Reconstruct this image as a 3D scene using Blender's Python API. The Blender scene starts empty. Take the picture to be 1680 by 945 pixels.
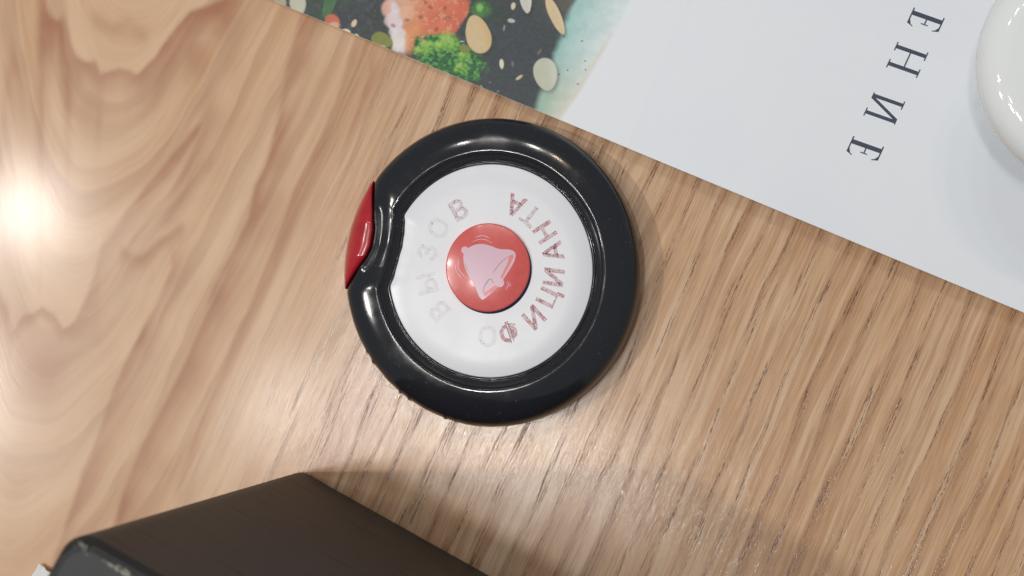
import bpy, bmesh, math, random
import numpy as np
from mathutils import Vector, Matrix

# ------------------------------------------------------------------ camera
MM = 0.001
PXM = 0.12 * MM                      # size of a photo pixel on the table, at the frame centre
FPX = 2340.0                         # focal length in photo pixels (1680 wide)
scene = bpy.context.scene
cam_pos = Vector((27 * MM, -16 * MM, 279 * MM))
cam_data = bpy.data.cameras.new('camera')
cam = bpy.data.objects.new('camera', cam_data)
scene.collection.objects.link(cam)
fwd = (Vector((0, 0, 0)) - cam_pos).normalized()
rgt = fwd.cross(Vector((0, 1, 0))).normalized()
upv = rgt.cross(fwd).normalized()
cam.matrix_world = Matrix(((rgt.x, upv.x, -fwd.x, cam_pos.x),
                           (rgt.y, upv.y, -fwd.y, cam_pos.y),
                           (rgt.z, upv.z, -fwd.z, cam_pos.z), (0, 0, 0, 1)))
cam_data.sensor_width = 36
cam_data.lens = 36 * FPX / 1680
cam_data.clip_start = 0.01
cam_data.clip_end = 20
cam_data.dof.use_dof = True
cam_data.dof.focus_distance = 0.272
cam_data.dof.aperture_fstop = 36
scene.camera = cam

# ------------------------------------------------------------------ room light
world = bpy.data.worlds.new('World')
scene.world = world
world.use_nodes = True
bg = world.node_tree.nodes['Background']
bg.inputs[0].default_value = (0.92, 0.96, 1.0, 1)
bg.inputs[1].default_value = 0.28

def lamp(x, y, z, power, radius, col=(1, 0.97, 0.93)):
    ld = bpy.data.lights.new('ceiling_spot', 'POINT')
    ld.energy = power
    ld.shadow_soft_size = radius
    ld.color = col
    o = bpy.data.objects.new('ceiling_spot', ld)
    o.location = (x * MM, y * MM, z * MM)
    scene.collection.objects.link(o)
LP = 6.6
lamp(-175, -80, 1500, LP * 1.6, .028)
lamp(-389, -86, 1500, LP * 0.85, .045)
lamp(-985, -60, 1560, LP * 4.8, .030)
lamp(-790, 190, 1500, LP * 1.15, .045)
lamp(-238, 48, 1500, LP * 0.55, .026)
lamp(60, 750, 1500, LP * 0.5, .030, (1, 0.97, 0.93))
lamp(190, 700, 1500, LP * 0.35, .022, (1, 0.78, 0.55))
lamp(-160, 800, 1500, LP * 0.5, .032)
lamp(-330, 760, 1500, LP * 0.4, .018)

scene.view_settings.view_transform = 'Standard'
scene.view_settings.look = 'None'
scene.view_settings.exposure = 0.0
scene.view_settings.gamma = 1.0
scene.cycles.use_denoising = True

# ------------------------------------------------------------------ helpers
def G(px, py, z=0.0):
    """the point at height z (m) seen at photo pixel (px, py)"""
    d = fwd * FPX + rgt * (px - 840) - upv * (py - 472.5)
    t = (z - cam_pos.z) / d.z
    return cam_pos + d * t

def to_px(X, Y, Z=0.0):
    X = np.asarray(X, float) - cam_pos.x; Y = np.asarray(Y, float) - cam_pos.y; Z = np.asarray(Z, float) - cam_pos.z
    f = X * fwd.x + Y * fwd.y + Z * fwd.z
    r = X * rgt.x + Y * rgt.y + Z * rgt.z
    u = X * upv.x + Y * upv.y + Z * upv.z
    return 840 + FPX * r / f, 472.5 - FPX * u / f

def srgb(r, g, b):
    f = lambda c: (c / 255 / 12.92) if c / 255 <= 0.04045 else ((c / 255 + 0.055) / 1.055) ** 2.4
    return (f(r), f(g), f(b), 1)

def mesh_obj(name, verts, faces, mat=None, parent=None, loc=None, smooth=False):
    me = bpy.data.meshes.new(name)
    off = Vector(loc) if loc is not None else Vector((0, 0, 0))
    me.from_pydata([tuple(Vector(v) - off) for v in verts], [], faces)
    me.update()
    if smooth:
        me.polygons.foreach_set('use_smooth', [True] * len(me.polygons))
    if mat: me.materials.append(mat)
    o = bpy.data.objects.new(name, me)
    scene.collection.objects.link(o)
    o.location = off
    if parent is not None:
        o.parent = parent
        o.location = off - parent_world(parent)
    return o

def parent_world(p):
    l = Vector(p.location)
    while p.parent is not None:
        p = p.parent; l = l + Vector(p.location)
    return l

def thing(name, label, cat, loc):
    o = bpy.data.objects.new(name, None)
    o.empty_display_size = 0.01
    scene.collection.objects.link(o)
    o.location = loc
    o['label'] = label; o['category'] = cat
    return o

def tag(o, label, cat, group=None):
    o['label'] = label; o['category'] = cat
    if group: o['group'] = group
    return o

def grid_obj(name, P, mat, parent=None, loc=(0, 0, 0), attrs=None, colors=None, closed=False, smooth=True):
    """P: (n, m, 3) array of world points"""
    n, m = P.shape[:2]
    V = P.reshape(-1, 3) - np.array(loc)
    i = np.arange(n - 1)[:, None]; jn = m if closed else m - 1
    j = np.arange(jn)[None, :]; j2 = (j + 1) % m
    q = np.stack([i * m + j, i * m + j2, (i + 1) * m + j2, (i + 1) * m + j], -1).reshape(-1, 4)
    me = bpy.data.meshes.new(name)
    me.vertices.add(len(V)); me.vertices.foreach_set('co', V.astype(np.float32).ravel())
    me.loops.add(q.size); me.loops.foreach_set('vertex_index', q.astype(np.int32).ravel())
    me.polygons.add(len(q))
    me.polygons.foreach_set('loop_start', np.arange(0, q.size, 4, dtype=np.int32))
    me.polygons.foreach_set('loop_total', np.full(len(q), 4, dtype=np.int32))
    me.polygons.foreach_set('use_smooth', np.full(len(q), smooth))
    me.update(calc_edges=True)
    for k, a in (attrs or {}).items():
        at = me.attributes.new(k, 'FLOAT', 'POINT')
        at.data.foreach_set('value', np.asarray(a, np.float32).ravel())
    if colors is not None:
        at = me.attributes.new('print', 'FLOAT_COLOR', 'POINT')
        c = np.concatenate([colors.reshape(-1, 3), np.ones((colors.shape[0] * colors.shape[1], 1))], 1)
        at.data.foreach_set('color', c.astype(np.float32).ravel())
    me.materials.append(mat)
    o = bpy.data.objects.new(name, me)
    scene.collection.objects.link(o)
    o.location = loc
    if parent is not None:
        o.parent = parent; o.location = Vector(loc) - parent_world(parent)
    return o

# ---- materials
class M:
    def __init__(s, name):
        s.m = bpy.data.materials.new(name); s.m.use_nodes = True
        s.t = s.m.node_tree; s.n = s.t.nodes; s.b = s.n['Principled BSDF']
    def node(s, typ, **kw):
        nd = s.n.new(typ)
        for k, v in kw.items(): setattr(nd, k, v)
        return nd
    def link(s, a, b): s.t.links.new(a, b)
    def val(s, sock, v):
        if isinstance(v, (int, float, tuple)): sock.default_value = v
        else: s.link(v, sock)
    def math(s, op, a, b=0.0, c=0.0, clamp=False):
        nd = s.node('ShaderNodeMath', operation=op); nd.use_clamp = clamp
        s.val(nd.inputs[0], a); s.val(nd.inputs[1], b); s.val(nd.inputs[2], c)
        return nd.outputs[0]
    def comb(s, x, y, z=0.0):
        nd = s.node('ShaderNodeCombineXYZ')
        s.val(nd.inputs[0], x); s.val(nd.inputs[1], y); s.val(nd.inputs[2], z)
        return nd.outputs[0]
    def noise(s, vec, scale, detail=2.0, rough=0.5, dist=0.0):
        nd = s.node('ShaderNodeTexNoise')
        nd.inputs['Scale'].default_value = scale; nd.inputs['Detail'].default_value = detail
        nd.inputs['Roughness'].default_value = rough; nd.inputs['Distortion'].default_value = dist
        if vec is not None: s.link(vec, nd.inputs['Vector'])
        return nd.outputs[0]
    def ramp(s, v, a, b, lo=0.0, hi=1.0):
        nd = s.node('ShaderNodeMapRange', interpolation_type='SMOOTHSTEP')
        s.val(nd.inputs[0], v)
        nd.inputs[1].default_value = a; nd.inputs[2].default_value = b
        nd.inputs[3].default_value = lo; nd.inputs[4].default_value = hi
        return nd.outputs[0]
    def mix(s, f, a, b, mode='MIX'):
        nd = s.node('ShaderNodeMix', data_type='RGBA', blend_type=mode)
        s.val(nd.inputs[0], f); s.val(nd.inputs[6], a); s.val(nd.inputs[7], b)
        return nd.outputs[2]
    def attr(s, name):
        return s.node('ShaderNodeAttribute', attribute_name=name)
    def obj(s):
        return s.node('ShaderNodeTexCoord').outputs['Object']
    def sep(s, v):
        nd = s.node('ShaderNodeSeparateXYZ'); s.link(v, nd.inputs[0]); return nd.outputs
    def bump(s, h, strength, dist):
        nd = s.node('ShaderNodeBump'); nd.inputs['Strength'].default_value = strength
        nd.inputs['Distance'].default_value = dist; s.link(h, nd.inputs['Height'])
        s.link(nd.outputs[0], s.b.inputs['Normal']); return nd
    def set(s, **kw):
        for k, v in kw.items(): s.val(s.b.inputs[k.replace('_', ' ')], v)
        return s

# ---- lacquered ash table
def wood_material():
    w = M('lacquered_ash')
    F = w.attr('ring').outputs['Fac']; V = w.attr('along').outputs['Fac']
    D = w.attr('figure').outputs['Fac']; R = w.attr('pored').outputs['Fac']
    wob = w.noise(w.comb(w.math('MULTIPLY', F, .012), w.math('MULTIPLY', V, .0022)), 1.0, 3, .55)
    ph = w.math('ADD', w.math('MULTIPLY', F, 1 / 44.0), w.math('MULTIPLY', wob, 1.7))
    fr = w.math('FRACT', ph)
    ring_id = w.math('FLOOR', ph)
    wn = w.node('ShaderNodeTexWhiteNoise', noise_dimensions='1D'); w.link(ring_id, wn.inputs['W'])
    amp = w.ramp(wn.outputs[0], 0, 1, .35, 1.0)
    rise = w.ramp(fr, 0.0, 0.10)
    fall = w.ramp(fr, 0.12, 0.62, 1, 0)
    ring = w.math('MULTIPLY', w.math('MULTIPLY', rise, fall), amp)
    ring = w.math('MULTIPLY', ring, w.ramp(R, 0, 1, .34, .50))
    broad = w.noise(w.comb(w.math('MULTIPLY', F, .016), w.math('MULTIPLY', V, .0012), 3.0), 1.0, 2, .5)
    blot = w.noise(w.comb(w.math('MULTIPLY', F, .02), w.math('MULTIPLY', V, .006), 9.0), 1.0, 3, .55)
    streak = w.noise(w.comb(w.math('MULTIPLY', F, .11), w.math('MULTIPLY', V, .0035), 5.0), 1.0, 3, .6)
    fine = w.noise(w.comb(w.math('MULTIPLY', F, .55), w.math('MULTIPLY', V, .012), 1.0), 1.0, 3, .6)
    col = w.mix(w.ramp(broad, .30, .70), srgb(224, 189, 154), srgb(211, 169, 130))
    col = w.mix(w.ramp(blot, .45, .75, 0, .3), col, srgb(180, 135, 100))
    col = w.mix(w.math('MULTIPLY', w.ramp(streak, .40, .72, 0, .62), w.ramp(R, 0, 1, .5, 1)), col, srgb(182, 138, 104))
    col = w.mix(ring, col, srgb(150, 100, 68))
    col = w.mix(w.math('MULTIPLY', D, 1.0), col, srgb(168, 112, 80))
    col = w.mix(w.math('MULTIPLY', w.ramp(fine, .40, .68, 0, .52), w.ramp(R, 0, 1, .14, 1)), col, srgb(158, 112, 74))
    col = w.mix(w.math('MULTIPLY', w.ramp(w.noise(w.comb(w.math('MULTIPLY', F, .07), w.math('MULTIPLY', V, .0028), 14.0), 1.0, 2, .5), .50, .66, 0, .55), w.ramp(R, 0, 1, .4, 1)), col, srgb(226, 195, 162))
    # open pores: short dark dashes that follow the grain, gathered in the early wood of each ring
    p1 = w.noise(w.comb(w.math('MULTIPLY', F, .42), w.math('MULTIPLY', V, .0125), 2.0), 1.0, 1, .5)
    p2 = w.noise(w.comb(w.math('MULTIPLY', F, .70), w.math('MULTIPLY', V, .030), 7.0), 1.0, 1, .5)
    inring = w.math('MULTIPLY', w.ramp(fr, 0.02, .10), w.ramp(fr, .20, .42, 1, 0))
    pr = w.math('ADD', w.math('MULTIPLY', w.ramp(p1, .53, .60), inring), w.math('MULTIPLY', w.ramp(p2, .68, .74), .45))
    pore = w.math('MULTIPLY', w.math('MULTIPLY', pr, w.ramp(R, .1, 1.0)), 1.0, clamp=True)
    edge = w.noise(w.comb(w.math('MULTIPLY', F, 1.1), w.math('MULTIPLY', V, .10), 4.0), 1.0, 2, .6)
    pore = w.math('MULTIPLY', pore, w.ramp(edge, .36, .60), clamp=True)
    col = w.mix(pore, col, srgb(96, 58, 32))
    w.set(Base_Color=col)
    ox = w.obj()
    micro = w.noise(ox, 900, 3, .6)
    wear = w.noise(ox, 60, 3, .6)
    w.set(Roughness=w.math('ADD', w.ramp(wear, .3, .7, .24, .33), w.math('MULTIPLY', fine, .05)), Specular_IOR_Level=0.22)
    w.set(Coat_Weight=.6, Coat_Roughness=.145, Coat_IOR=1.5)
    h = w.math('ADD', w.math('MULTIPLY', fine, .5), w.math('MULTIPLY', micro, .04))
    h = w.math('SUBTRACT', h, w.math('MULTIPLY', pore, .7))
    h = w.math('ADD', h, w.math('MULTIPLY', w.noise(w.comb(w.math('MULTIPLY', F, 1.3), w.math('MULTIPLY', V, .03), 6.0), 1.0, 2, .6), .5))
    b = w.bump(w.math('MULTIPLY', h, w.ramp(R, 0, 1, .2, 1)), .24, .00010)
    w.link(b.outputs[0], w.b.inputs['Coat Normal'])
    return w.m

def fbm(x, y, seed, octaves=4):
    """value noise, numpy"""
    rng = np.random.RandomState(seed)
    T = rng.rand(64, 64)
    out = np.zeros(np.broadcast(x, y).shape); a = 1.0; tot = 0
    for o in range(octaves):
        xi = np.floor(x).astype(int); yi = np.floor(y).astype(int)
        fx = x - xi; fy = y - yi
        fx = fx * fx * (3 - 2 * fx); fy = fy * fy * (3 - 2 * fy)
        g = lambda i, j: T[(i + o * 7) % 64, (j + o * 13) % 64]
        out = out + a * ((g(xi, yi) * (1 - fx) + g(xi + 1, yi) * fx) * (1 - fy) + (g(xi, yi + 1) * (1 - fx) + g(xi + 1, yi + 1) * fx) * fy)
        tot += a; a *= .5; x = x * 2.03; y = y * 2.03
    return out / tot
def sstep(a, b, x):
    t = np.clip((x - a) / (b - a), 0, 1); return t * t * (3 - 2 * t)

# ------------------------------------------------------------------ the table
step = 4 * PXM
xs = np.arange(-190, 190.1, .5) * MM
ys = np.arange(-140, 140.1, .5) * MM
X, Y = np.meshgrid(xs, ys)
PX, PY = to_px(X, Y)
ax = math.radians(12)
ox_, oy_ = 165, 200
dx, dy = PX - ox_, -(PY - oy_)
u = dx * math.cos(ax) - dy * math.sin(ax)
v = dx * math.sin(ax) + dy * math.cos(ax)
v = v + 24 * (fbm(PX / 240 + 9, PY / 240 + 3, 4) - .5)
warp = 17 * (fbm(PX / 150 + 5, PY / 210 + 8, 11, 3) - .5) * sstep(600, 100, PX) + 12 * (fbm(PX / 160, PY / 260, 12, 3) - .5)
RF = np.sqrt(u ** 2 + 200.0 ** 2) - .2 * v + warp
def figure_band(pts, above, below, amp, jit=5):
    e = np.array(pts, float)
    yy = np.interp(PX, e[:, 0], e[:, 1]) + jit * (fbm(PX / 14, PY / 40, 21, 3) - .5)
    sl = np.interp(PX, (e[1:, 0] + e[:-1, 0]) / 2, np.diff(e[:, 1]) / np.diff(e[:, 0]))
    c = 1 / np.sqrt(1 + sl ** 2)
    d = (PY - yy) * c
    k = np.where(d < 0, np.exp(-(d / above) ** 2), np.exp(-(np.maximum(d, 0) / below) ** 1.6))
    ends = sstep(e[0, 0] - 12, e[0, 0] + 8, PX) * sstep(e[-1, 0] + 12, e[-1, 0] - 8, PX)
    return amp * k * ends * (.7 + .6 * fbm(PX / 40, PY / 40, 33, 3))
FIG = figure_band([(62, -90), (70, 0), (79, 32), (106, 42), (114, 79), (127, 100), (156, 108), (164, 127), (196, 114), (225, 127), (254, 100), (278, 66), (312, 24), (375, 0), (400, -60)], 5, 36, .85)
FIG = np.maximum(FIG, figure_band([(-60, 420), (0, 492), (11, 517), (18, 554), (37, 525), (69, 509), (87, 520), (103, 543), (124, 533), (143, 496), (153, 470), (169, 412), (210, 350), (262, 285), (330, 205)], 6, 22, .75))
FIG = np.maximum(FIG, figure_band([(190, 398), (215, 424), (236, 424), (262, 400), (300, 372)], 8, 16, .6))
FIG = np.maximum(FIG, figure_band([(150, 30), (185, 48), (210, 36), (240, 60)], 12, 16, .25))
FIG = np.maximum(FIG, .75 * np.exp(-(((PX - 150) / 26) ** 2 + ((PY - 165) / 40) ** 2)) * .6)
FIG = np.maximum(FIG, .6 * np.exp(-(((PX - 318) / 30) ** 2 + ((PY - 90) / 38) ** 2)))
FIG = np.maximum(FIG, .55 * np.exp(-(((PX - 60) / 80) ** 2 + ((PY - 610) / 90) ** 2)))
def long_band(pts, left, right, amp, seed=61):
    e = np.array(pts, float)
    xx = np.interp(PY, e[:, 1], e[:, 0]) + 5 * (fbm(PX / 50, PY / 45, seed, 3) - .5)
    d = (PX - xx) * .92
    wv = .6 + .8 * fbm(PX / 400, PY / 60, seed + 1, 2)
    k = np.where(d < 0, np.exp(-(d / left) ** 2), np.exp(-(np.maximum(d, 0) / (right * wv)) ** 1.4))
    ends = sstep(e[0, 1] - 60, e[0, 1] + 30, PY) * sstep(e[-1, 1] + 60, e[-1, 1] - 30, PY)
    return amp * k * ends * (.45 + 1.0 * fbm(PX / 90, PY / 70, seed + 2, 3))
for pts_, l_, r_, a_, sd in [
        ([(515, -80), (498, 20), (478, 100), (462, 190), (440, 270), (423, 304), (413, 357), (384, 415), (357, 468), (339, 520), (304, 604), (259, 692), (238, 729), (205, 810), (180, 900)], 6, 26, .75, 61),
        ([(585, 60), (555, 167), (520, 243), (486, 312), (455, 400), (405, 520), (372, 600), (325, 710), (290, 800)], 4, 13, .55, 71),
        ([(345, 185), (322, 245), (300, 300), (275, 350)], 14, 24, .6, 81),
        ([(285, 440), (258, 501), (220, 573), (190, 639), (159, 729), (139, 772), (123, 825), (99, 898), (80, 960)], 5, 24, .8, 91),
        ([(20, 100), (0, 250), (-15, 400)], 10, 18, .4, 95), ([(610, 120), (585, 190), (560, 260)], 4, 12, .5, 101),
        ([(640, 560), (600, 640), (560, 720), (520, 800)], 30, 40, .45, 105)]:
    FIG = np.maximum(FIG, long_band(pts_, l_, r_, a_, sd))
PORED = sstep(330, 760, PX + (PY - 470) * .30 + 60 * (fbm(PX / 120, PY / 120, 44, 2) - .5))
wood = wood_material()
P = np.stack([X, Y, np.zeros_like(X)], -1)
table = thing('table', 'light ash wooden table with curved brown grain under everything', 'table', (0, 0, 0))
grid_obj('tabletop', P, wood, table, attrs={'ring': RF, 'along': v, 'figure': FIG, 'pored': PORED})
w2 = M('ash_edge'); w2.set(Base_Color=srgb(188, 150, 112), Roughness=.4)
a, b_, t0, t1 = .19, .14, -.0005, -.024
bv = [(-a, -b_, t0), (a, -b_, t0), (a, b_, t0), (-a, b_, t0), (-a, -b_, t1), (a, -b_, t1), (a, b_, t1), (-a, b_, t1)]
mesh_obj('tabletop_underside', bv, [(0, 1, 2, 3), (4, 7, 6, 5), (0, 4, 5, 1), (1, 5, 6, 2), (2, 6, 7, 3), (3, 7, 4, 0)], w2.m, table)

# ------------------------------------------------------------------ printed menu sheet
E0, E1 = np.array([440.0, -2.0]), np.array([1680.0, 513.0])
ed = (E1 - E0) / np.linalg.norm(E1 - E0); en = np.array([ed[1], -ed[0]])      # en: up-right in the photo
def sheet_z(t, q):
    t = np.asarray(t, float); q = np.asarray(q, float)
    z = .45 + 4.2 * sstep(60, 900, t) - .5 * sstep(1100, 1700, t)
    z = z * (1 - .75 * sstep(0, 900, q)) + .3
    return z * MM
def sheet_pt(px, py, dz=0.0):
    rel = np.array([px, py]) - E0
    return G(px, py, float(sheet_z(rel @ ed, rel @ en)) + dz)
def sheet_grid(T, Q, dz=0.0):
    px = E0[0] + T * ed[0] + Q * en[0]; py = E0[1] + T * ed[1] + Q * en[1]
    Z = sheet_z(T, Q) + dz
    dxx = fwd.x * FPX + rgt.x * (px - 840) - upv.x * (py - 472.5)
    dyy = fwd.y * FPX + rgt.y * (px - 840) - upv.y * (py - 472.5)
    dzz = fwd.z * FPX + rgt.z * (px - 840) - upv.z * (py - 472.5)
    k = (Z - cam_pos.z) / dzz
    return np.stack([cam_pos.x + dxx * k, cam_pos.y + dyy * k, Z], -1), px, py
pm = M('printed_card')
ca = pm.attr('print').outputs['Color']
o_ = pm.obj()
pm.set(Base_Color=pm.mix(pm.ramp(pm.noise(o_, 1500, 3, .7), .35, .65, 0, .03), ca, (.55, .58, .62, 1)), Roughness=.42, Specular_IOR_Level=.35)
pm.bump(pm.noise(o_, 2500, 3, .6), .15, .00004)
wm = M('white_card')
o_ = wm.obj()
PAPER = srgb(234, 238, 243)
wm.set(Base_Color=wm.mix(wm.ramp(wm.noise(o_, 1500, 3, .7), .35, .65, 0, .03), wm.mix(wm.ramp(wm.noise(o_, 28, 4, .65), .42, .62, 0, 1), PAPER, srgb(232, 236, 243)), (.55, .58, .62, 1)), Roughness=.42, Specular_IOR_Level=.35)
wm.bump(wm.noise(o_, 2500, 3, .6), .15, .00004)

menu = thing('menu_sheet', 'white printed menu sheet with salad bowl photo and dark serif letters', 'menu', sheet_pt(1200, 100))
tt = np.linspace(-420, 1720, 110); qq = np.linspace(0, 720, 50)
T, Q = np.meshgrid(tt, qq)
top, _, _ = sheet_grid(T, Q)
bot, _, _ = sheet_grid(T, Q, -.28 * MM)
n, m = top.shape[:2]
# closed thin slab: top, bottom, rim
Vt = top.reshape(-1, 3); Vb = bot.reshape(-1, 3); N0 = len(Vt)
faces = []
for i in range(n - 1):
    for j in range(m - 1):
        aa = i * m + j
        faces.append((aa, aa + 1, aa + m + 1, aa + m)); faces.append((N0 + aa, N0 + aa + m, N0 + aa + m + 1, N0 + aa + 1))
for j in range(m - 1):
    faces.append((j, N0 + j, N0 + j + 1, j + 1)); k = (n - 1) * m + j; faces.append((k, k + 1, N0 + k + 1, N0 + k))
for i in range(n - 1):
    k = i * m; faces.append((k, k + m, N0 + k + m, N0 + k)); k = i * m + m - 1; faces.append((k, N0 + k, N0 + k + m, k + m))
sh = mesh_obj('sheet', list(Vt) + list(Vb), faces, wm.m, menu)

# the printed food photograph: colour laid down per vertex of a fine grid
st = 1.25
tp = np.arange(-60, 640, st); qp = np.arange(.3, 330, st)
T, Q = np.meshgrid(tp, qp)
pg, px, py = sheet_grid(T, Q, .03 * MM)
def L(r, g, b): return np.array(srgb(r, g, b)[:3])
Bc = np.array([655.0, -95.0])                        # bowl centre in the print
ang = np.arctan2(py - Bc[1], px - Bc[0])
d = np.hypot(px - Bc[0], (py - Bc[1])) + 5 * (fbm(px / 60, py / 60, 3, 2) - .5)
col = np.broadcast_to(L(*[234, 238, 243]), px.shape + (3,)).copy()
def lay(mask, c, var=0.0, seed=1, sc=12.0):
    global col
    c = np.asarray(c, float)
    n_ = (fbm(px / sc + 3, py / sc + 7, seed, 4) - .5)[..., None] * 2
    cc = c * (1 + var * n_)
    col = col * (1 - mask[..., None]) + cc * mask[..., None]
def ell(cx, cy, a_, b2, rot, soft=.12, pinch=0.0, wob=.0, seed=5):
    r_ = math.radians(rot); X_ = (px - cx) * math.cos(r_) + (py - cy) * math.sin(r_); Y_ = -(px - cx) * math.sin(r_) + (py - cy) * math.cos(r_)
    w_ = b2 * (1 - pinch * np.clip(X_ / a_, -1, 1))
    dd = np.sqrt((X_ / a_) ** 2 + (Y_ / w_) ** 2) + wob * (fbm(px / 9, py / 9, seed, 3) - .5)
    return sstep(1 + soft, 1 - soft, dd), X_ / a_, Y_ / w_
# bowl edge as a curve in the photo: x of the rim against y
rim_o = np.interp(py, [-200, -60, 0, 40, 75, 110, 150, 192, 215], [1030, 1040, 1035, 1018, 996, 975, 952, 922, 905])
rim_i = np.interp(py, [-200, -60, 0, 20, 60, 100, 140, 170, 200], [955, 955, 943, 934, 920, 905, 893, 880, 866]) + 8 * (fbm(px / 20, py / 20, 8, 3) - .5)
glaze = sstep(5.0, -9.0, px - rim_o)
tcol = np.clip((px - rim_i) / (rim_o - rim_i), 0, 1)
gcol = L(158, 202, 196) * (1 - tcol[..., None]) + L(226, 235, 236) * tcol[..., None]
low = sstep(60, 190, py)[..., None]
gcol = gcol * (1 - low) + (L(150, 184, 164) * (1 - tcol[..., None]) + L(220, 220, 206) * tcol[..., None]) * low
col = col * (1 - glaze[..., None]) + (gcol * (1 + .10 * (fbm(px / 10, py / 10, 9, 4)[..., None] - .5) * 2)) * glaze[..., None]
edge_l = np.exp(-((px - rim_o + 4) / 4) ** 2) * sstep(40, 90, py)
lay(edge_l * .55, L(222, 212, 190), .05)
for sx, sy in [(955, 67), (931, 115), (961, 114), (1040 - 80, 100), (925, 60), (917, 122), (948, 138)]:
    m_, _, _ = ell(sx, sy, 1.8, 1.3, 30); lay(m_ * .8, L(70, 72, 66))
inside = sstep(7, -7, px - rim_i)
dark = L(58, 66, 72)
lay(inside, dark, .10, 2, 14)
lay(inside * sstep(.50, .66, fbm(px / 26, py / 26, 15, 3)) * (.25 + .6 * sstep(860, 700, px)), L(34, 66, 46), .35, 6, 6)
lay(inside * sstep(.60, .70, fbm(px / 11, py / 16, 17, 3)) * .6 * sstep(860, 700, px), L(48, 92, 58), .35, 6, 4)
lay(inside * sstep(.64, .74, fbm(px / 7, py / 9, 18, 2)) * .35 * sstep(840, 640, px), L(104, 116, 112), .3, 6, 4)
lay(inside * sstep(860, 940, px) * sstep(70, -20, py) * .7, L(112, 104, 88), .25, 6, 12)
lay(inside * sstep(880, 560, px) * .35, L(66, 56, 66), .15, 7, 20)
lay(inside * sstep(640, 470, px) * .75 * sstep(.35, .6, fbm(px / 30 + 4, py / 30, 19, 3)), L(52, 84, 58), .3, 12, 8)
lay(ell(541, 5, 9, 26, 20)[0] * .7, L(78, 128, 74), .2, 4, 5)
# salmon / prawn chunk
s_, sx_, sy_ = ell(716, 10, 50, 74, 26, .06, .1, .18, 50)
lay(s_, L(214, 118, 88), .16, 51, 14)
lay(s_ * sstep(.1, -.9, sx_) * .75, L(224, 164, 130), .12, 52, 9)
m_, _, _ = ell(652, 10, 22, 20, 0, .2, 0, .25, 53); lay(m_, L(222, 172, 146), .15, 54, 8)
m_, _, _ = ell(648, 30, 12, 27, -10, .25, 0, .3, 55); lay(m_, L(226, 214, 216), .10, 56, 6)
m_, _, _ = ell(657, 66, 14, 22, -16, .2, 0, .3, 57); lay(m_, L(226, 216, 212), .08, 58, 6)
m_, _, _ = ell(676, 60, 12, 28, 14, .3, 0, .3, 59); lay(m_ * .8, L(222, 150, 96), .12, 60, 8)
for cx, cy, a_, b2, c in [(634, 14, 8, 11, (226, 178, 158)), (640, 34, 9, 10, (228, 206, 206)), (648, 52, 9, 9, (230, 220, 222)), (656, 70, 10, 10, (234, 226, 222)), (650, 78, 7, 8, (232, 224, 218)), (668, 22, 12, 14, (232, 178, 146)), (690, 62, 9, 14, (222, 142, 100)), (704, 78, 14, 8, (206, 112, 78))]:
    m_, _, _ = ell(cx, cy, a_, b2, 10, .35, 0, .35, 155); lay(m_ * .8, L(*c), .08, 156, 6)
lay(s_ * sstep(.3, .9, sx_) * .5, L(206, 92, 72), .1, 157, 9)
for i, (sx, sy) in enumerate([(668, 33), (706, 12), (729, 12), (698, 3), (716, 48), (735, 30), (690, 28), (645, 42)]):
    m_, _, _ = ell(sx, sy, 4.5, 3, 30 * i, .4); lay(m_ * .55, L(120, 56, 44))
lay(s_ * sstep(.62, .72, fbm(px / 5, py / 5, 62, 2)) * .45, L(238, 178, 140))
# broccoli
m_, _, _ = ell(735, 96, 62, 34, 22, .12, 0, .5, 63); bro = np.clip(m_, 0, 1)
lay(bro, L(34, 98, 52), .6, 64, 5)
hl = sstep(.50, .68, fbm(px / 4.5, py / 4.5, 65, 3))
lay(bro * hl * .75, L(104, 176, 84), .2, 66, 4)
for cx, cy, r0 in [(736, 68, 19), (700, 76, 15), (722, 76, 12), (757, 112, 12), (762, 92, 10), (688, 84, 10)]:
    m_, _, _ = ell(cx, cy, r0, r0 * .8, 10, .25, 0, .6, 67); lay(m_ * .8 * (.35 + .65 * sstep(.38, .6, fbm(px / 4, py / 4, 167, 3))), L(136, 190, 72), .5, 68, 3)
    m_, _, _ = ell(cx - 3, cy - 4, r0 * .5, r0 * .4, 10, .5, 0, .5, 69); lay(m_ * .6, L(170, 208, 110), .2, 70, 3)
m_, _, _ = ell(789, 16, 16, 13, 0, .3, 0, .6, 71); lay(m_ * .8, L(70, 128, 62), .5, 72, 4)
m_, _, _ = ell(787, 13, 6, 7, 0, .4, 0, .5, 73); lay(m_, L(128, 184, 100), .2)
m_, _, _ = ell(627, 66, 18, 12, 20, .12, .2, .1, 74); lay(m_, L(132, 138, 66), .15, 75, 7)
m_, _, _ = ell(545, 36, 13, 12, 60, .15, 0, .1, 76); lay(m_, L(206, 108, 84), .1); m_, _, _ = ell(548, 42, 9, 6, 0, .4); lay(m_ * .7, L(226, 190, 150))
m_, _, _ = ell(489, 8, 17, 13, 80, .15, .2); lay(m_, L(200, 196, 176), .08, 77); m_, _, _ = ell(459, 2, 12, 9, 40, .2); lay(m_, L(178, 170, 140), .08, 78)
def almond(cx, cy, a_, b2, rot, c1, c2, pinch=.18):
    lay(ell(cx + 3, cy + 3, a_ * 1.05, b2 * 1.08, rot, .18, pinch)[0] * .45, L(34, 36, 34))
    m_, X_, Y_ = ell(cx, cy, a_, b2, rot, .05, pinch, .03, 79)
    lay(m_, L(*c1), .06, 80, 9)
    lay(m_ * sstep(.0, .9, -Y_) * .7, L(*c2), .05, 81, 9)
almond(784, 56, 32, 20, 75, (214, 190, 148), (216, 176, 124), -.18)
almond(895, 122, 27, 19, 80, (196, 198, 178), (214, 216, 200), .15)
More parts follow.
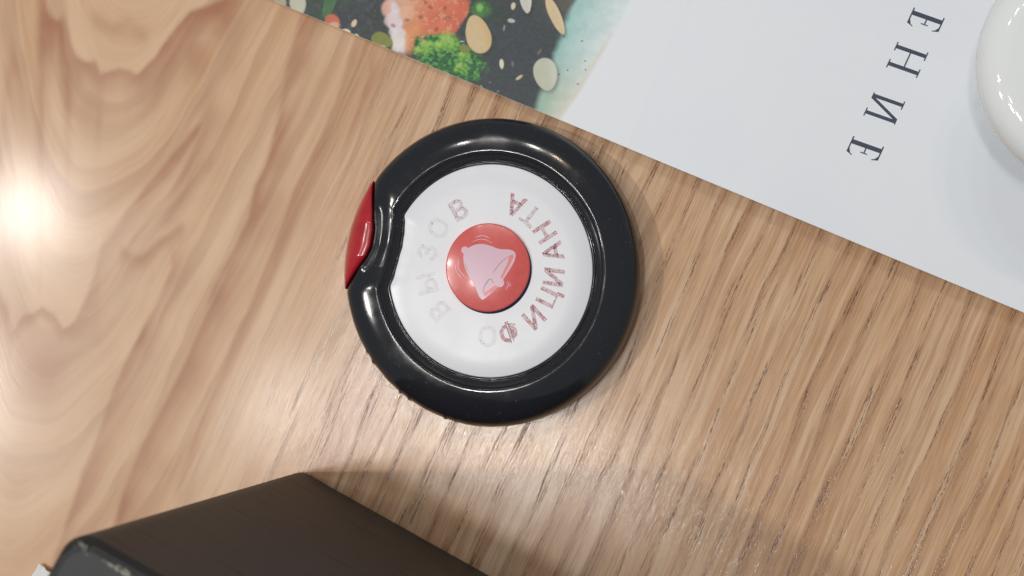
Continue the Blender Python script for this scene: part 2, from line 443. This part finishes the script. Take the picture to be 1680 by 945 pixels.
almond(911, 26, 33, 9, 66, (218, 196, 156), (224, 206, 170), .1)
almond(863, 4, 18, 9, 82, (208, 206, 196), (224, 220, 210), .3)
for sx, sy, a_, b2, r0, c in [(842, 10, 6, 3.6, 100, (216, 206, 172)), (839, 34, 6, 3.4, 10, (184, 188, 176)), (827, 46, 5, 1.6, 100, (140, 144, 132)),
                              (823, 105, 8, 3.4, 86, (226, 224, 196)), (841, 105, 5, 1.8, 80, (110, 116, 110)), (852, 127, 6.5, 2.6, -35, (206, 188, 160)),
                              (885, 85, 6, 2, -60, (110, 106, 96)), (581, 38, 6.5, 4, -65, (222, 204, 170)), (568, 52, 7, 4.6, 10, (226, 216, 190)),
                              (586, 61, 6, 3.4, 60, (216, 206, 186)), (629, 76, 3, 2, 0, (196, 186, 140)), (817, 150, 2, 1.8, 0, (110, 130, 130)),
                              (804, 135, 2.4, 1.6, 0, (100, 120, 116)), (790, 143, 4, 2, 60, (110, 150, 90)), (694, 60, 2, 1.5, 0, (226, 170, 140)),
                              (758, 68, 4, 1.2, 0, (170, 190, 180)), (770, 101, 4, 1.4, 20, (120, 160, 130))]:
    lay(ell(sx, sy, a_, b2, r0, .25, .1)[0], L(*c), .05)
m_, _, _ = ell(762, 80, 9, 7, 30, .15, 0, .1); lay(m_, L(128, 140, 70), .1)
photo = grid_obj('printed_photo', pg, pm.m, menu, loc=tuple(sheet_pt(800, 0)), colors=col)

# serif letters printed on the sheet
ink = M('dark_ink')
ink.set(Base_Color=ink.mix(ink.ramp(ink.noise(ink.obj(), 4000, 2, .6), .4, .6), srgb(52, 60, 78), srgb(66, 76, 94)), Roughness=.5)
Rd = np.array([-.420, .907]); Ud = np.array([.943, .333])
def box(x0, y0, x1, y1): return [(x0, y0), (x1, y0), (x1, y1), (x0, y1)]
def glyph_E():
    return [box(.05, 0, .19, 1.0), box(-.04, 0, .46, .045), box(-.04, .955, .42, 1.0), box(.19, .49, .36, .535),
            [(.42, .0), (.46, .0), (.53, .20), (.50, .20)], [(.38, .955), (.42, 1.0), (.475, .80), (.445, .80)],
            [(.335, .40), (.37, .40), (.37, .62), (.335, .62)], [(.33, .045), (.47, .045), (.50, .14)], [(.30, .955), (.45, .86), (.42, .955)]]
def glyph_H():
    return [box(.05, 0, .17, 1.0), box(.62, 0, .74, 1.0), box(.17, .48, .62, .525),
            box(-.03, 0, .25, .04), box(.54, 0, .82, .04), box(-.03, .96, .25, 1.0), box(.54, .96, .82, 1.0)]
def glyph_I():
    return [box(.05, 0, .16, 1.0), box(.60, 0, .71, 1.0), [(.10, 0), (.20, .0), (.66, 1.0), (.56, 1.0)],
            box(-.03, .96, .24, 1.0), box(.52, 0, .79, .04), [(.0, 0), (.05, 0), (.05, .05)], [(.71, 1.0), (.76, 1.0), (.71, .95)]]
CAP = 54.0
for org, gl, lab in [((1498.4, 14), glyph_E, None), ((1472, 70), glyph_H, None), ((1434, 150.5), glyph_I, None), ((1399, 225), glyph_E, None)]:
    vs, fs = [], []
    for k, poly in enumerate(gl()):
        f = []
        for (gx, gy) in poly:
            q_ = np.array(org) + Rd * gx * CAP + Ud * gy * CAP
            f.append(len(vs)); vs.append(sheet_pt(q_[0], q_[1], (.010 + .0015 * k) * MM))
        fs.append(tuple(f))
    mesh_obj('letter', vs, fs, ink.m, menu, loc=vs[0])

# ------------------------------------------------------------------ the call button
CX = G(808, 446, 4.5 * MM)
C0 = Vector((CX.x, CX.y, 0))
RX = 243.5 * .12 * (274.5 / 279) * MM
RY = 254.0 * .12 * (274.5 / 279) * MM
button = thing('call_button', 'round black waiter call button with white face and red bell centre', 'call button', C0)
A_ri = [(0, .686), (148.5, .686), (150.5, .664), (157, .632), (165.5, .616), (175, .628), (183.5, .652), (187, .676), (188.5, .686), (360, .686)]
A_rr = [(0, 1.0), (143.2, 1.0), (144.3, .985), (149, .925), (154, .872), (161, .820), (168.6, .808), (174, .832), (180, .90), (184.5, .965), (186.3, 1.0), (360, 1.0)]
def interp(tab, th): return np.interp(np.mod(th, 360), [a_[0] for a_ in tab], [a_[1] for a_ in tab])
def smooth_tab(tab, th, w=1.2):
    return sum(interp(tab, th + k * w) for k in (-2, -1, 0, 1, 2)) / 5.0
th = np.linspace(0, 360, 720, endpoint=False); cs, sn = np.cos(np.radians(th)), np.sin(np.radians(th))
ri = smooth_tab(A_ri, th, .5); ro = smooth_tab(A_rr, th, .8)
prof = [(-.004, 6.5), (-.004, 8.35), (.004, 8.5), (.012, 8.5), (.015, 8.3), (.020, 8.3), (.024, 8.75), (.030, 8.9), (.052, 8.95), (.058, 9.05), (.063, 9.5), (.0665, 9.92), (.070, 10.06), (.076, 10.12), (.09, 10.1), (.12, 10.02), (.15, 9.9), (.18, 9.74), (.21, 9.5), (.235, 9.2), (.255, 8.86), (.272, 8.45), (.286, 7.95), (.297, 7.35), (.305, 6.6), (.310, 5.8), (.313, 4.8), (.314, 3.6), (.314, 2.0), (.313, 1.0), (.309, .3), (.300, .05), (.20, .05)]
wd = ro - ri
notch = np.clip((1.0 - ro) / .12, 0, 1)
rows = []
for s_, z_ in prof:
    if s_ <= .08: rr = ri + s_
    else:
        k = (s_ - .08) / (.314 - .08)
        rr = ri + .08 + k * (wd - .08)
    zz = np.full_like(th, z_)
    if s_ > .14 and z_ > 6: zz = zz * (1 - notch) + np.maximum(zz, 9.6 - 1.5 * max(0, s_ - .27)) * notch
    if z_ > 6.5 and s_ > .06: zz = zz - notch * .25
    bump_ = np.zeros_like(th)
    if z_ < 7.5 and s_ > .28 and z_ > .2:
        m1 = sstep(205, 214, th) * sstep(262, 250, th)
        bump_ = m1 * .010 * (np.maximum(0, np.sin(np.radians(th) * 38 + 3 * np.sin(np.radians(th) * 17))) ** 3 - .3)
    rr = rr + bump_
    rows.append(np.stack([C0.x + rr * cs * RX, C0.y + rr * sn * RY, zz * MM], -1))
blk = M('glossy_black_plastic')
o_ = blk.obj()
scr = blk.noise(blk.comb(blk.math('MULTIPLY', blk.sep(o_)[0], 260), blk.math('MULTIPLY', blk.sep(o_)[1], 1900), 0.0), 1, 3, .7)
smu = blk.noise(o_, 130, 4, .65)
dust = blk.ramp(blk.noise(o_, 2600, 2, .5), .69, .74)
blk.set(Base_Color=blk.mix(blk.math('MULTIPLY', dust, blk.ramp(smu, .42, .6, .05, .6)), srgb(34, 35, 40), srgb(128, 130, 134)),
        Roughness=blk.ramp(smu, .42, .70, .10, .20), Specular_IOR_Level=.5)
blk.bump(blk.math('ADD', blk.math('MULTIPLY', scr, .5), blk.math('MULTIPLY', blk.noise(o_, 700, 3, .6), .6)), .09, .00005)
grid_obj('black_rim', np.array(rows), blk.m, button, loc=C0, closed=True)
# bottom plate
nb = 96
vs = [(C0.x + .96 * math.cos(2 * math.pi * k / nb) * RX, C0.y + .96 * math.sin(2 * math.pi * k / nb) * RY, z_) for z_ in (.0001, .0070) for k in range(nb)]
r7 = .60
vs = [(x_, y_, z_) if z_ < .001 else (C0.x + (x_ - C0.x) * r7 / .96, C0.y + (y_ - C0.y) * r7 / .96, z_) for x_, y_, z_ in vs]
fs = [tuple(range(nb))[::-1], tuple(range(nb, 2 * nb))] + [(k, (k + 1) % nb, nb + (k + 1) % nb, nb + k) for k in range(nb)]
mesh_obj('base_plate', vs, fs, blk.m, button, loc=C0)

# red side button filling the notch
red = M('glossy_red_plastic')
o_ = red.obj()
red.set(Base_Color=red.mix(red.ramp(red.noise(o_, 300, 3, .6), .4, .65), srgb(184, 28, 42), srgb(170, 24, 36)), Roughness=.2, Coat_Weight=.6, Coat_Roughness=.10, Subsurface_Weight=.03)
red.b.inputs['Subsurface Radius'].default_value = (.002, .0006, .0005)
red.bump(red.noise(o_, 500, 3, .6), .10, .00006)
tr = np.linspace(143.6, 186.0, 90)
rin = smooth_tab(A_rr, tr, .8) + .007
rin = np.minimum(rin, .9985)
rows = []
K = 26
for k in range(K + 1):
    s_ = k / K
    wall = (s_ == 0)
    ss = max(0, (k - 2)) / (K - 2)
    rr = rin + (1.012 - rin) * (ss if k >= 2 else 0)
    wfac = np.clip((1.0 - rin) / .16, 0, 1) ** .6
    crest = 8.6 + 2.1 * np.sin(np.minimum(1, ss / .62 * .5 + .5) * math.pi * .999) * 0
    z_ = 5.2 + wfac * 5.2 * (1 - ss ** 2.4) ** .75 + .25 * np.sin(ss * math.pi)
    if k == 0: z_ = np.full_like(tr, 4.0)
    if k == 1: z_ = z_ - .35; rr = rr + .0
    if k == 2: rr = rr + .004; z_ = z_ - .03
    rows.append(np.stack([C0.x + rr * np.cos(np.radians(tr)) * RX, C0.y + rr * np.sin(np.radians(tr)) * RY, z_ * MM], -1))
for z_, r_ in ((4.2, 1.010), (2.0, 1.002), (1.0, .99)):
    rows.append(np.stack([C0.x + r_ * np.cos(np.radians(tr)) * RX, C0.y + r_ * np.sin(np.radians(tr)) * RY, np.full_like(tr, z_ * MM)], -1))
grid_obj('side_button', np.array(rows), red.m, button, loc=C0 + Vector((-.027, .004, .005)))

# white face disc
wht = M('white_film')
o_ = wht.obj()
spk = wht.ramp(wht.noise(o_, 1400, 1, .5), .80, .83)
smu = wht.noise(o_, 90, 4, .6)
wht.set(Base_Color=wht.mix(wht.math('MULTIPLY', spk, .5), wht.mix(wht.ramp(smu, .4, .7), srgb(232, 233, 238), srgb(229, 231, 236)), srgb(120, 116, 120)),
        Roughness=wht.ramp(smu, .35, .65, .30, .34), Specular_IOR_Level=.5)
wht.bump(wht.noise(o_, 400, 3, .6), .03, .0001)
ZD = 8.62
rows = []
for k, z_ in ((-.004, 8.0), (-.0045, 8.45), (-.007, 8.57), (-.011, ZD)):
    rows.append(np.stack([C0.x + (ri + k) * cs * RX, C0.y + (ri + k) * sn * RY, np.full_like(th, z_ * MM)], -1))
for f in (.8, .6, .45, .30):
    rows.append(np.stack([C0.x + (ri - .011) * f * cs * RX, C0.y + (ri - .011) * f * sn * RY, np.full_like(th, ZD * MM)], -1))
rows.append(np.stack([C0.x + 0 * cs, C0.y + 0 * sn, np.full_like(th, ZD * MM)], -1))
disc = grid_obj('face_disc', np.array(rows), wht.m, button, loc=C0 + Vector((0, 0, .0085)), closed=True)

# worn curved lettering
def worn_ink(name, lo, hi, c1, c2, op=1.0):
    k = M(name); o_ = k.obj()
    a1 = k.noise(o_, 3300, 3, .7); a2 = k.noise(o_, 800, 3, .6)
    s_ = k.math('ADD', k.math('MULTIPLY', a1, .55), k.math('MULTIPLY', a2, .45))
    sp = k.ramp(s_, lo, hi)
    k.set(Base_Color=k.mix(sp, c2, c1), Roughness=.45, Alpha=k.math('ADD', k.math('MULTIPLY', sp, .5), op * k_fill))
    return k.m
k_fill = 1.0
ink_r = worn_ink('worn_red_ink', .46, .58, srgb(188, 104, 110), srgb(224, 182, 188), .34)
ink_m = worn_ink('thin_red_ink', .50, .62, srgb(176, 104, 108), srgb(220, 192, 198), .24)
ink_f = worn_ink('faded_ink', .55, .66, srgb(166, 106, 108), srgb(210, 190, 196), .09)
glyph_cache = {}
def letter_mesh(ch):
    cu = bpy.data.curves.new('letter', 'FONT'); cu.body = ch; cu.align_x = 'CENTER'; cu.size = 1.0
    cu.resolution_u = 4
    o = bpy.data.objects.new('letter', cu); scene.collection.objects.link(o)
    dg = bpy.context.evaluated_depsgraph_get(); dg.update()
    me = bpy.data.meshes.new_from_object(o.evaluated_get(dg))
    bpy.data.objects.remove(o); bpy.data.curves.remove(cu)
    bm = bmesh.new(); bm.from_mesh(me); bmesh.ops.remove_doubles(bm, verts=bm.verts[:], dist=1e-5)
    push = {}
    for e in bm.edges:
        if len(e.link_faces) != 1: continue
        a_, b_ = e.verts; d_ = b_.co - a_.co
        if d_.length < 1e-6: continue
        n_ = Vector((d_.y, -d_.x, 0)).normalized(); c_ = e.link_faces[0].calc_center_median()
        if n_.dot((a_.co + b_.co) / 2 - c_) < 0: n_ = -n_
        for v_ in (a_, b_): push.setdefault(v_, []).append(n_)
    for v_, ns in push.items():
        t_ = sum(ns, Vector((0, 0, 0)))
        if t_.length > .2:
            t_.normalize(); v_.co += t_ * min(.030 / max(.45, t_.dot(ns[0])), .05)
    bm.to_mesh(me); bm.free()
    return me
Cd = G(803, 440, ZD * MM)
def put_letter(ch, deg, inward, base_r, mat, cap=32.5):
    me = letter_mesh(ch)
    kz = (279 - ZD) / 279
    sc = cap * .12 * kz * MM / .73
    a_ = math.radians(deg); up = Vector((math.cos(a_), math.sin(a_), 0)) * (-1 if inward else 1)
    right = Vector((up.y, -up.x, 0))
    c = Vector((Cd.x + base_r * .12 * kz * MM * math.cos(a_) * .957, Cd.y + base_r * .12 * kz * MM * math.sin(a_) * 1.0, (ZD + .008) * MM))
    for v_ in me.vertices:
        p_ = right * (v_.co.x * sc) + up * (v_.co.y * sc); v_.co = (p_.x * .965, p_.y, 0)
    me.materials.clear(); me.materials.append(mat)
    o = bpy.data.objects.new('letter', me); scene.collection.objects.link(o)
    o.parent = disc; o.location = c - parent_world(disc)
for ch, dg_, mt in zip('ОФИЦИАНТА', (-91.6, -71.8, -46.7, -26, -8.0, 13.5, 31.5, 50.5, 66.5), (ink_f, ink_r, ink_r, ink_r, ink_r, ink_r, ink_r, ink_m, ink_r)):
    put_letter(ch, dg_, True, 128, mt)
for ch, dg_ in zip('ВЫЗОВ', (219, 193, 166, 143, 119)):
    put_letter(ch, dg_, False, 95, ink_f if ch != 'В' or dg_ > 200 else ink_m)

# centre button, raised over an offset violet disc painted as its shaded gap
Cb = Vector(G(800, 438.5, (ZD + 1.0) * MM)); kz = (279 - ZD - 1) / 279
well = M('violet_shadow_gap'); well.set(Base_Color=srgb(62, 62, 98), Roughness=.4)
def disc_mesh(name, c, rx_, ry_, rows_, mat, parent):
    R_ = []
    for f, z_ in rows_:
        R_.append(np.stack([c.x + (rx_ + f * MM) * cs, c.y + (ry_ + f * MM) * sn, np.full_like(th, z_ * MM)], -1))
    R_.append(np.stack([c.x + 0 * cs, c.y + 0 * sn, np.full_like(th, rows_[-1][1] * MM)], -1))
    return grid_obj(name, np.array(R_), mat, parent, loc=(c.x, c.y, rows_[-1][1] * MM), closed=True)
bx_, by_ = 69.5 * .12 * kz * MM, 73.0 * .12 * kz * MM
sal = M('salmon_red_print')
o_ = sal.obj()
sal.set(Base_Color=sal.mix(sal.ramp(sal.noise(o_, 500, 3, .6), .35, .7), srgb(220, 98, 94), srgb(214, 90, 86)), Roughness=.24, Coat_Weight=.3, Coat_Roughness=.10)
sal.bump(sal.noise(o_, 900, 3, .65), .12, .00008)
cb = disc_mesh('center_button', Cb, bx_, by_, [(0, ZD - .3), (0, ZD + .75), (-.06, ZD + .93), (-.25, ZD + 1.0)], sal.m, button)
disc_mesh('shadow_gap_disc', Cb + Vector((.26 * MM, -.36 * MM, 0)), bx_ + .05 * MM, by_ + .02 * MM, [(0, ZD - .2), (0, ZD + .06)], well.m, button)
ZB = ZD + 1.0
def zp(x, y): return (700 + x * 200 / 945, 340 + y * 200 / 945)
def smooth_closed(pts, it=2):
    for _ in range(it):
        n_ = []
        for k in range(len(pts)):
            a_, b2 = pts[k], pts[(k + 1) % len(pts)]
            n_ += [(a_[0] * .75 + b2[0] * .25, a_[1] * .75 + b2[1] * .25), (a_[0] * .25 + b2[0] * .75, a_[1] * .25 + b2[1] * .75)]
        pts = n_
    return pts
def flat_print(name, polys, mat, z_, parent):
    vs, fs = [], []
    bm = bmesh.new()
    flat = []
    for p_ in polys:
        if isinstance(p_[0], list): flat += p_
        else: flat.append(p_)
    for kk, poly in enumerate(flat):
        vv = [bm.verts.new(G(*zp(*p_), z_ * MM + (kk % 2) * .000001)) for p_ in poly]
        try: f = bm.faces.new(vv)
        except Exception: pass
    bmesh.ops.triangulate(bm, faces=bm.faces[:])
    for f in bm.faces:
        f.normal_update()
        if f.normal.z < 0: f.normal_flip()
    me = bpy.data.meshes.new(name)
    c = Cb.copy(); c.z = z_ * MM
    for v_ in bm.verts: v_.co -= c
    bm.to_mesh(me); bm.free(); me.materials.append(mat)
    o = bpy.data.objects.new(name, me); scene.collection.objects.link(o)
    o.parent = parent; o.location = c - parent_world(parent)
    return o
def stroke(pts, w):
    pts = [np.array(p_, float) for p_ in pts]
    for _ in range(2):
        n_ = [pts[0]]
        for a_, b2 in zip(pts[:-1], pts[1:]): n_ += [a_ * .75 + b2 * .25, a_ * .25 + b2 * .75]
        pts = n_ + [pts[-1]]
    out = []; N_ = len(pts)
    Lf, Rt = [], []
    for k, p_ in enumerate(pts):
        d_ = pts[min(k + 1, N_ - 1)] - pts[max(k - 1, 0)]; d_ = d_ / (np.linalg.norm(d_) + 1e-9)
        nn = np.array([-d_[1], d_[0]]) * w * (.35 + .65 * max(0, math.sin(math.pi * (k + .3) / N_))) * .5
        Lf.append(tuple(p_ + nn)); Rt.append(tuple(p_ - nn))
    return [[Lf[k], Lf[k + 1], Rt[k + 1], Rt[k]] for k in range(N_ - 1)]
circ = lambda cx, cy, r_: [(cx + r_ * math.cos(2 * math.pi * k / 24), cy + r_ * math.sin(2 * math.pi * k / 24)) for k in range(24)]
pink = M('pale_pink_print'); pink.set(Base_Color=srgb(208, 166, 184), Roughness=.28, Coat_Weight=.4, Coat_Roughness=.12)
rline = M('dark_red_line'); rline.set(Base_Color=srgb(140, 84, 96), Roughness=.3)
bell = smooth_closed([(300, 335), (345, 300), (400, 284), (450, 286), (505, 302), (560, 325), (600, 326), (640, 326), (678, 340), (692, 365), (684, 410), (655, 465), (622, 515), (590, 565), (548, 622), (495, 672), (440, 716), (425, 716), (402, 685), (388, 640), (362, 590), (325, 535), (296, 470), (283, 410), (284, 370)])
flat_print('bell_emblem', [bell, circ(297, 333, 29)], pink.m, ZB + .006, cb)
flat_print('bell_mouth_edge', [smooth_closed([(640, 376), (672, 364), (672, 392), (645, 448), (612, 505), (588, 550), (566, 556), (598, 490), (628, 430)], 1),
                               smooth_closed([(436, 662), (448, 694), (500, 660), (552, 618), (536, 598), (482, 640)], 1)], sal.m, ZB + .012, cb)
flat_print('bell_outline', [stroke([(512, 515), (545, 462), (590, 412), (642, 378)], 5), stroke([(438, 662), (445, 615), (470, 575), (494, 548), (522, 592)], 6),
                            stroke([(300, 430), (312, 480), (330, 510)], 3)], rline.m, ZB + .016, cb)
flat_print('bell_clapper', [smooth_closed([(505, 548), (540, 560), (572, 556), (585, 600), (545, 606), (522, 588)], 1), circ(566, 586, 34)], pink.m, ZB + .020, cb)
flat_print('ringing_lines', [stroke(p_, 5) for p_ in ([(378, 234), (435, 214), (492, 242)], [(350, 270), (405, 246), (460, 250), (510, 280)],
            [(250, 402), (240, 465), (270, 515), (312, 552)], [(225, 448), (226, 500), (276, 552)], [(626, 572), (636, 600), (614, 638)], [(640, 582), (652, 598), (640, 616)])], pink.m, ZB + .008, cb)

# ------------------------------------------------------------------ dark wooden box
bw = M('dark_stained_wood')
o_ = bw.obj(); sx_, sy_, sz_ = bw.sep(o_)
gl = bw.comb(bw.math('MULTIPLY', sx_, 60), bw.math('MULTIPLY', sy_, 900), bw.math('MULTIPLY', sz_, 900))
g1 = bw.noise(gl, 1, 4, .6)
g2 = bw.noise(bw.comb(bw.math('MULTIPLY', sx_, 70), bw.math('MULTIPLY', sy_, 560), bw.math('MULTIPLY', sz_, 560)), 1, 2, .5)
pk = bw.ramp(g2, .60, .66)
bc = bw.mix(bw.ramp(g1, .3, .7), srgb(41, 39, 37), srgb(53, 50, 47))
bc = bw.mix(bw.math('MULTIPLY', pk, .9), bc, srgb(28, 22, 18))
bw.set(Base_Color=bc, Roughness=.5, Specular_IOR_Level=.35)
bw.bump(bw.math('ADD', g1, bw.math('MULTIPLY', pk, -.8)), .4, .00015)
tw = M('grey_sheen_top')  # box top: grey ceiling reflection put into its colour
o_ = tw.obj()
tw.set(Base_Color=tw.mix(tw.ramp(tw.noise(o_, 120, 4, .6), .35, .7), srgb(44, 48, 48), srgb(56, 60, 60)), Roughness=.55, Specular_IOR_Level=.4)
tw.bump(tw.noise(o_, 700, 4, .6), .3, .0001)
chip = M('bare_worn_edge'); o_ = chip.obj()
chip.set(Base_Color=chip.mix(chip.ramp(chip.noise(o_, 900, 4, .7), .45, .62), srgb(70, 68, 62), srgb(150, 146, 136)), Roughness=.7)

HB = 110 * MM
pB = G(483, 764, 0); pB2 = G(806, 945, 0)
yaw = math.atan2(pB2.y - pB.y, pB2.x - pB.x)
LX, LY = 150 * MM, 70 * MM          # along the base edge; away from the camera
box_o = thing('wooden_box', 'tall dark stained wooden box with rounded corner and worn top edge', 'box', pB)
box_o.rotation_euler = (0, 0, yaw)
# plan: x along the visible face, y negative away (down-left in the photo)
def plan(rad, inset=0.0, seg=8):
    pts = []
    x0, x1, y0, y1 = inset, LX - inset, -LY + inset, -inset
    for cx, cy, a0 in ((x1 - rad, y1 - rad, 0), (x0 + rad, y1 - rad, 90), (x0 + rad, y0 + rad, 180), (x1 - rad, y0 + rad, 270)):
        for k in range(seg + 1):
            a_ = math.radians(a0 + 90 * k / seg); pts.append((cx + rad * math.cos(a_), cy + rad * math.sin(a_)))
    return pts
def local_mesh(name, vs, fs, mat, smooth=False):
    me = bpy.data.meshes.new(name); me.from_pydata(vs, [], fs); me.update()
    if smooth: me.polygons.foreach_set('use_smooth', [True] * len(me.polygons))
    me.materials.append(mat); o = bpy.data.objects.new(name, me); scene.collection.objects.link(o); o.parent = box_o
    return o
rings = [(0.0, 0.0006), (0.0, .001), (0.0, HB - 1.6 * MM), (.0003, HB - .9 * MM), (.0008, HB - .45 * MM), (.0011, HB - .4 * MM)]
rings[0] = (.0004, .0)
vs, fs = [], []
for ins, z_ in rings:
    vs += [(x_, y_, z_) for x_, y_ in plan(3.6 * MM, ins)]
m_ = len(plan(1))
for r_ in range(len(rings) - 1):
    for k in range(m_):
        fs.append((r_ * m_ + k, r_ * m_ + (k + 1) % m_, (r_ + 1) * m_ + (k + 1) % m_, (r_ + 1) * m_ + k))
fs.append(tuple(range(m_))[::-1])
local_mesh('box_walls', vs, fs, bw.m)
# top board with chipped edge
rings = [(.0011, HB - .5 * MM), (.0010, HB - .2 * MM), (.0014, HB)]
vs, fs = [], []
for ins, z_ in rings: vs += [(x_, y_, z_) for x_, y_ in plan(3.2 * MM, ins)]
for r_ in range(2):
    for k in range(m_): fs.append((r_ * m_ + k, r_ * m_ + (k + 1) % m_, (r_ + 1) * m_ + (k + 1) % m_, (r_ + 1) * m_ + k))
fs.append(tuple(range(2 * m_, 3 * m_)))
local_mesh('top_panel', vs, fs, tw.m)
rnd = random.Random(5)
vs, fs = [], []
for k in range(60):
    x_ = .0015 + k * .0006 + rnd.random() * .0004
    big = 1.0 if (8 < k < 22) or rnd.random() < .25 else .35
    l_ = (.0005 + rnd.random() * .0009) * big * .6; w_ = (.0002 + rnd.random() * .0003) * big
    yc = -.0013 - rnd.random() * .0007; zc = HB + .00003
    nn = 7; b0 = len(vs)
    for q_ in range(nn):
        a_ = 2 * math.pi * q_ / nn; r_ = .6 + rnd.random() * .6
        vs.append((x_ + l_ * r_ * math.cos(a_), yc + w_ * r_ * math.sin(a_), zc - max(0, (yc + w_ * r_ * math.sin(a_)) + .0014) * .15))
    vs.append((x_, yc, zc + .00004))
    for q_ in range(nn): fs.append((b0 + q_, b0 + (q_ + 1) % nn, b0 + nn))
ce = local_mesh('chipped_edge', vs, fs, chip.m); ce['kind'] = 'stuff'

# ------------------------------------------------------------------ white ceramic pot
cer = M('white_glaze'); o_ = cer.obj()
cer.set(Base_Color=cer.mix(cer.ramp(cer.noise(o_, 60, 3, .5), .4, .7), srgb(234, 237, 236), srgb(230, 233, 232)), Roughness=.05, Coat_Weight=.3, Coat_Roughness=.02)
ZW = 34.0
kk = 1 - ZW / 279
app = G(1818, 108, ZW * MM)
Rw = 204 * .12 * kk * MM
zs = float(sheet_z(1300, 250)) + .0002
pot = thing('ceramic_pot', 'white glazed ceramic pot standing on the menu sheet, rounded edge', 'pot', (app.x, app.y, zs))
def lathe(name, prof_, c, mat, parent, seg=128):
    a_ = np.linspace(0, 2 * math.pi, seg, endpoint=False)
    R_ = [np.stack([c.x + r_ * np.cos(a_), c.y + r_ * np.sin(a_), np.full_like(a_, z_)], -1) for r_, z_ in prof_]
    return grid_obj(name, np.array(R_), mat, parent, loc=(c.x, c.y, prof_[0][1]), closed=True)
r = Rw
pr_ = [(0, zs), (r * .36, zs), (r * .39, zs + .0006), (r * .39, zs + .0025), (r * .40, zs + .004), (r * .50, zs + .010), (r * .64, zs + .018), (r * .76, zs + .025), (r * .79, .0292), (r * .79, .0300)]
lathe('pot_body', pr_, app, cer.m, pot)
lp = [(r * .80, .0292)]
for k in range(22):
    a_ = math.radians(-60 + 150 * k / 21); lp.append((r - .0052 + .0052 * math.cos(a_), .0335 + .0040 * math.sin(a_)))
lp += [(r * .60, .0376), (r * .5, .03765), (r * .34, .0377), (r * .30, .0385), (r * .28, .0410), (r * .33, .0440), (r * .34, .0460), (r * .28, .0476), (r * .12, .0484), (0, .0485)]
lathe('pot_lid', lp, app, cer.m, pot)

# ------------------------------------------------------------------ paper napkin
nm = M('white_tissue'); o_ = nm.obj()
nm.set(Base_Color=srgb(226, 226, 222), Roughness=.9)
nm.bump(nm.noise(o_, 1200, 3, .6), .5, .0002)
nc = G(66, 924, .6 * MM)
nr = math.radians(200)
uu = np.linspace(0, 1, 60); U_, V_ = np.meshgrid(uu, uu)
e1 = np.array([math.cos(math.radians(-28)), math.sin(math.radians(-28))]); e2 = np.array([math.cos(math.radians(-112)), math.sin(math.radians(-112))])
NX = nc.x + (e1[0] * U_ + e2[0] * V_) * 30 * MM; NY = nc.y + (e1[1] * U_ + e2[1] * V_) * 30 * MM
NX = NX + .0022 * (fbm(U_ * 9 + 2, V_ * 9, 92, 3) - .5); NY = NY + .0022 * (fbm(U_ * 9, V_ * 9 + 5, 93, 3) - .5)
NZ = (.0003 + .0026 * fbm(U_ * 9, V_ * 9, 90, 3))
# keep clear of the box
nap = grid_obj('paper_napkin', np.stack([NX, NY, NZ], -1), nm.m, None, loc=(nc.x, nc.y, .0003))
nap.modifiers.new('thickness', 'SOLIDIFY').thickness = -.0002
tag(nap, 'crumpled corner of a white paper napkin beside the dark wooden box', 'napkin')
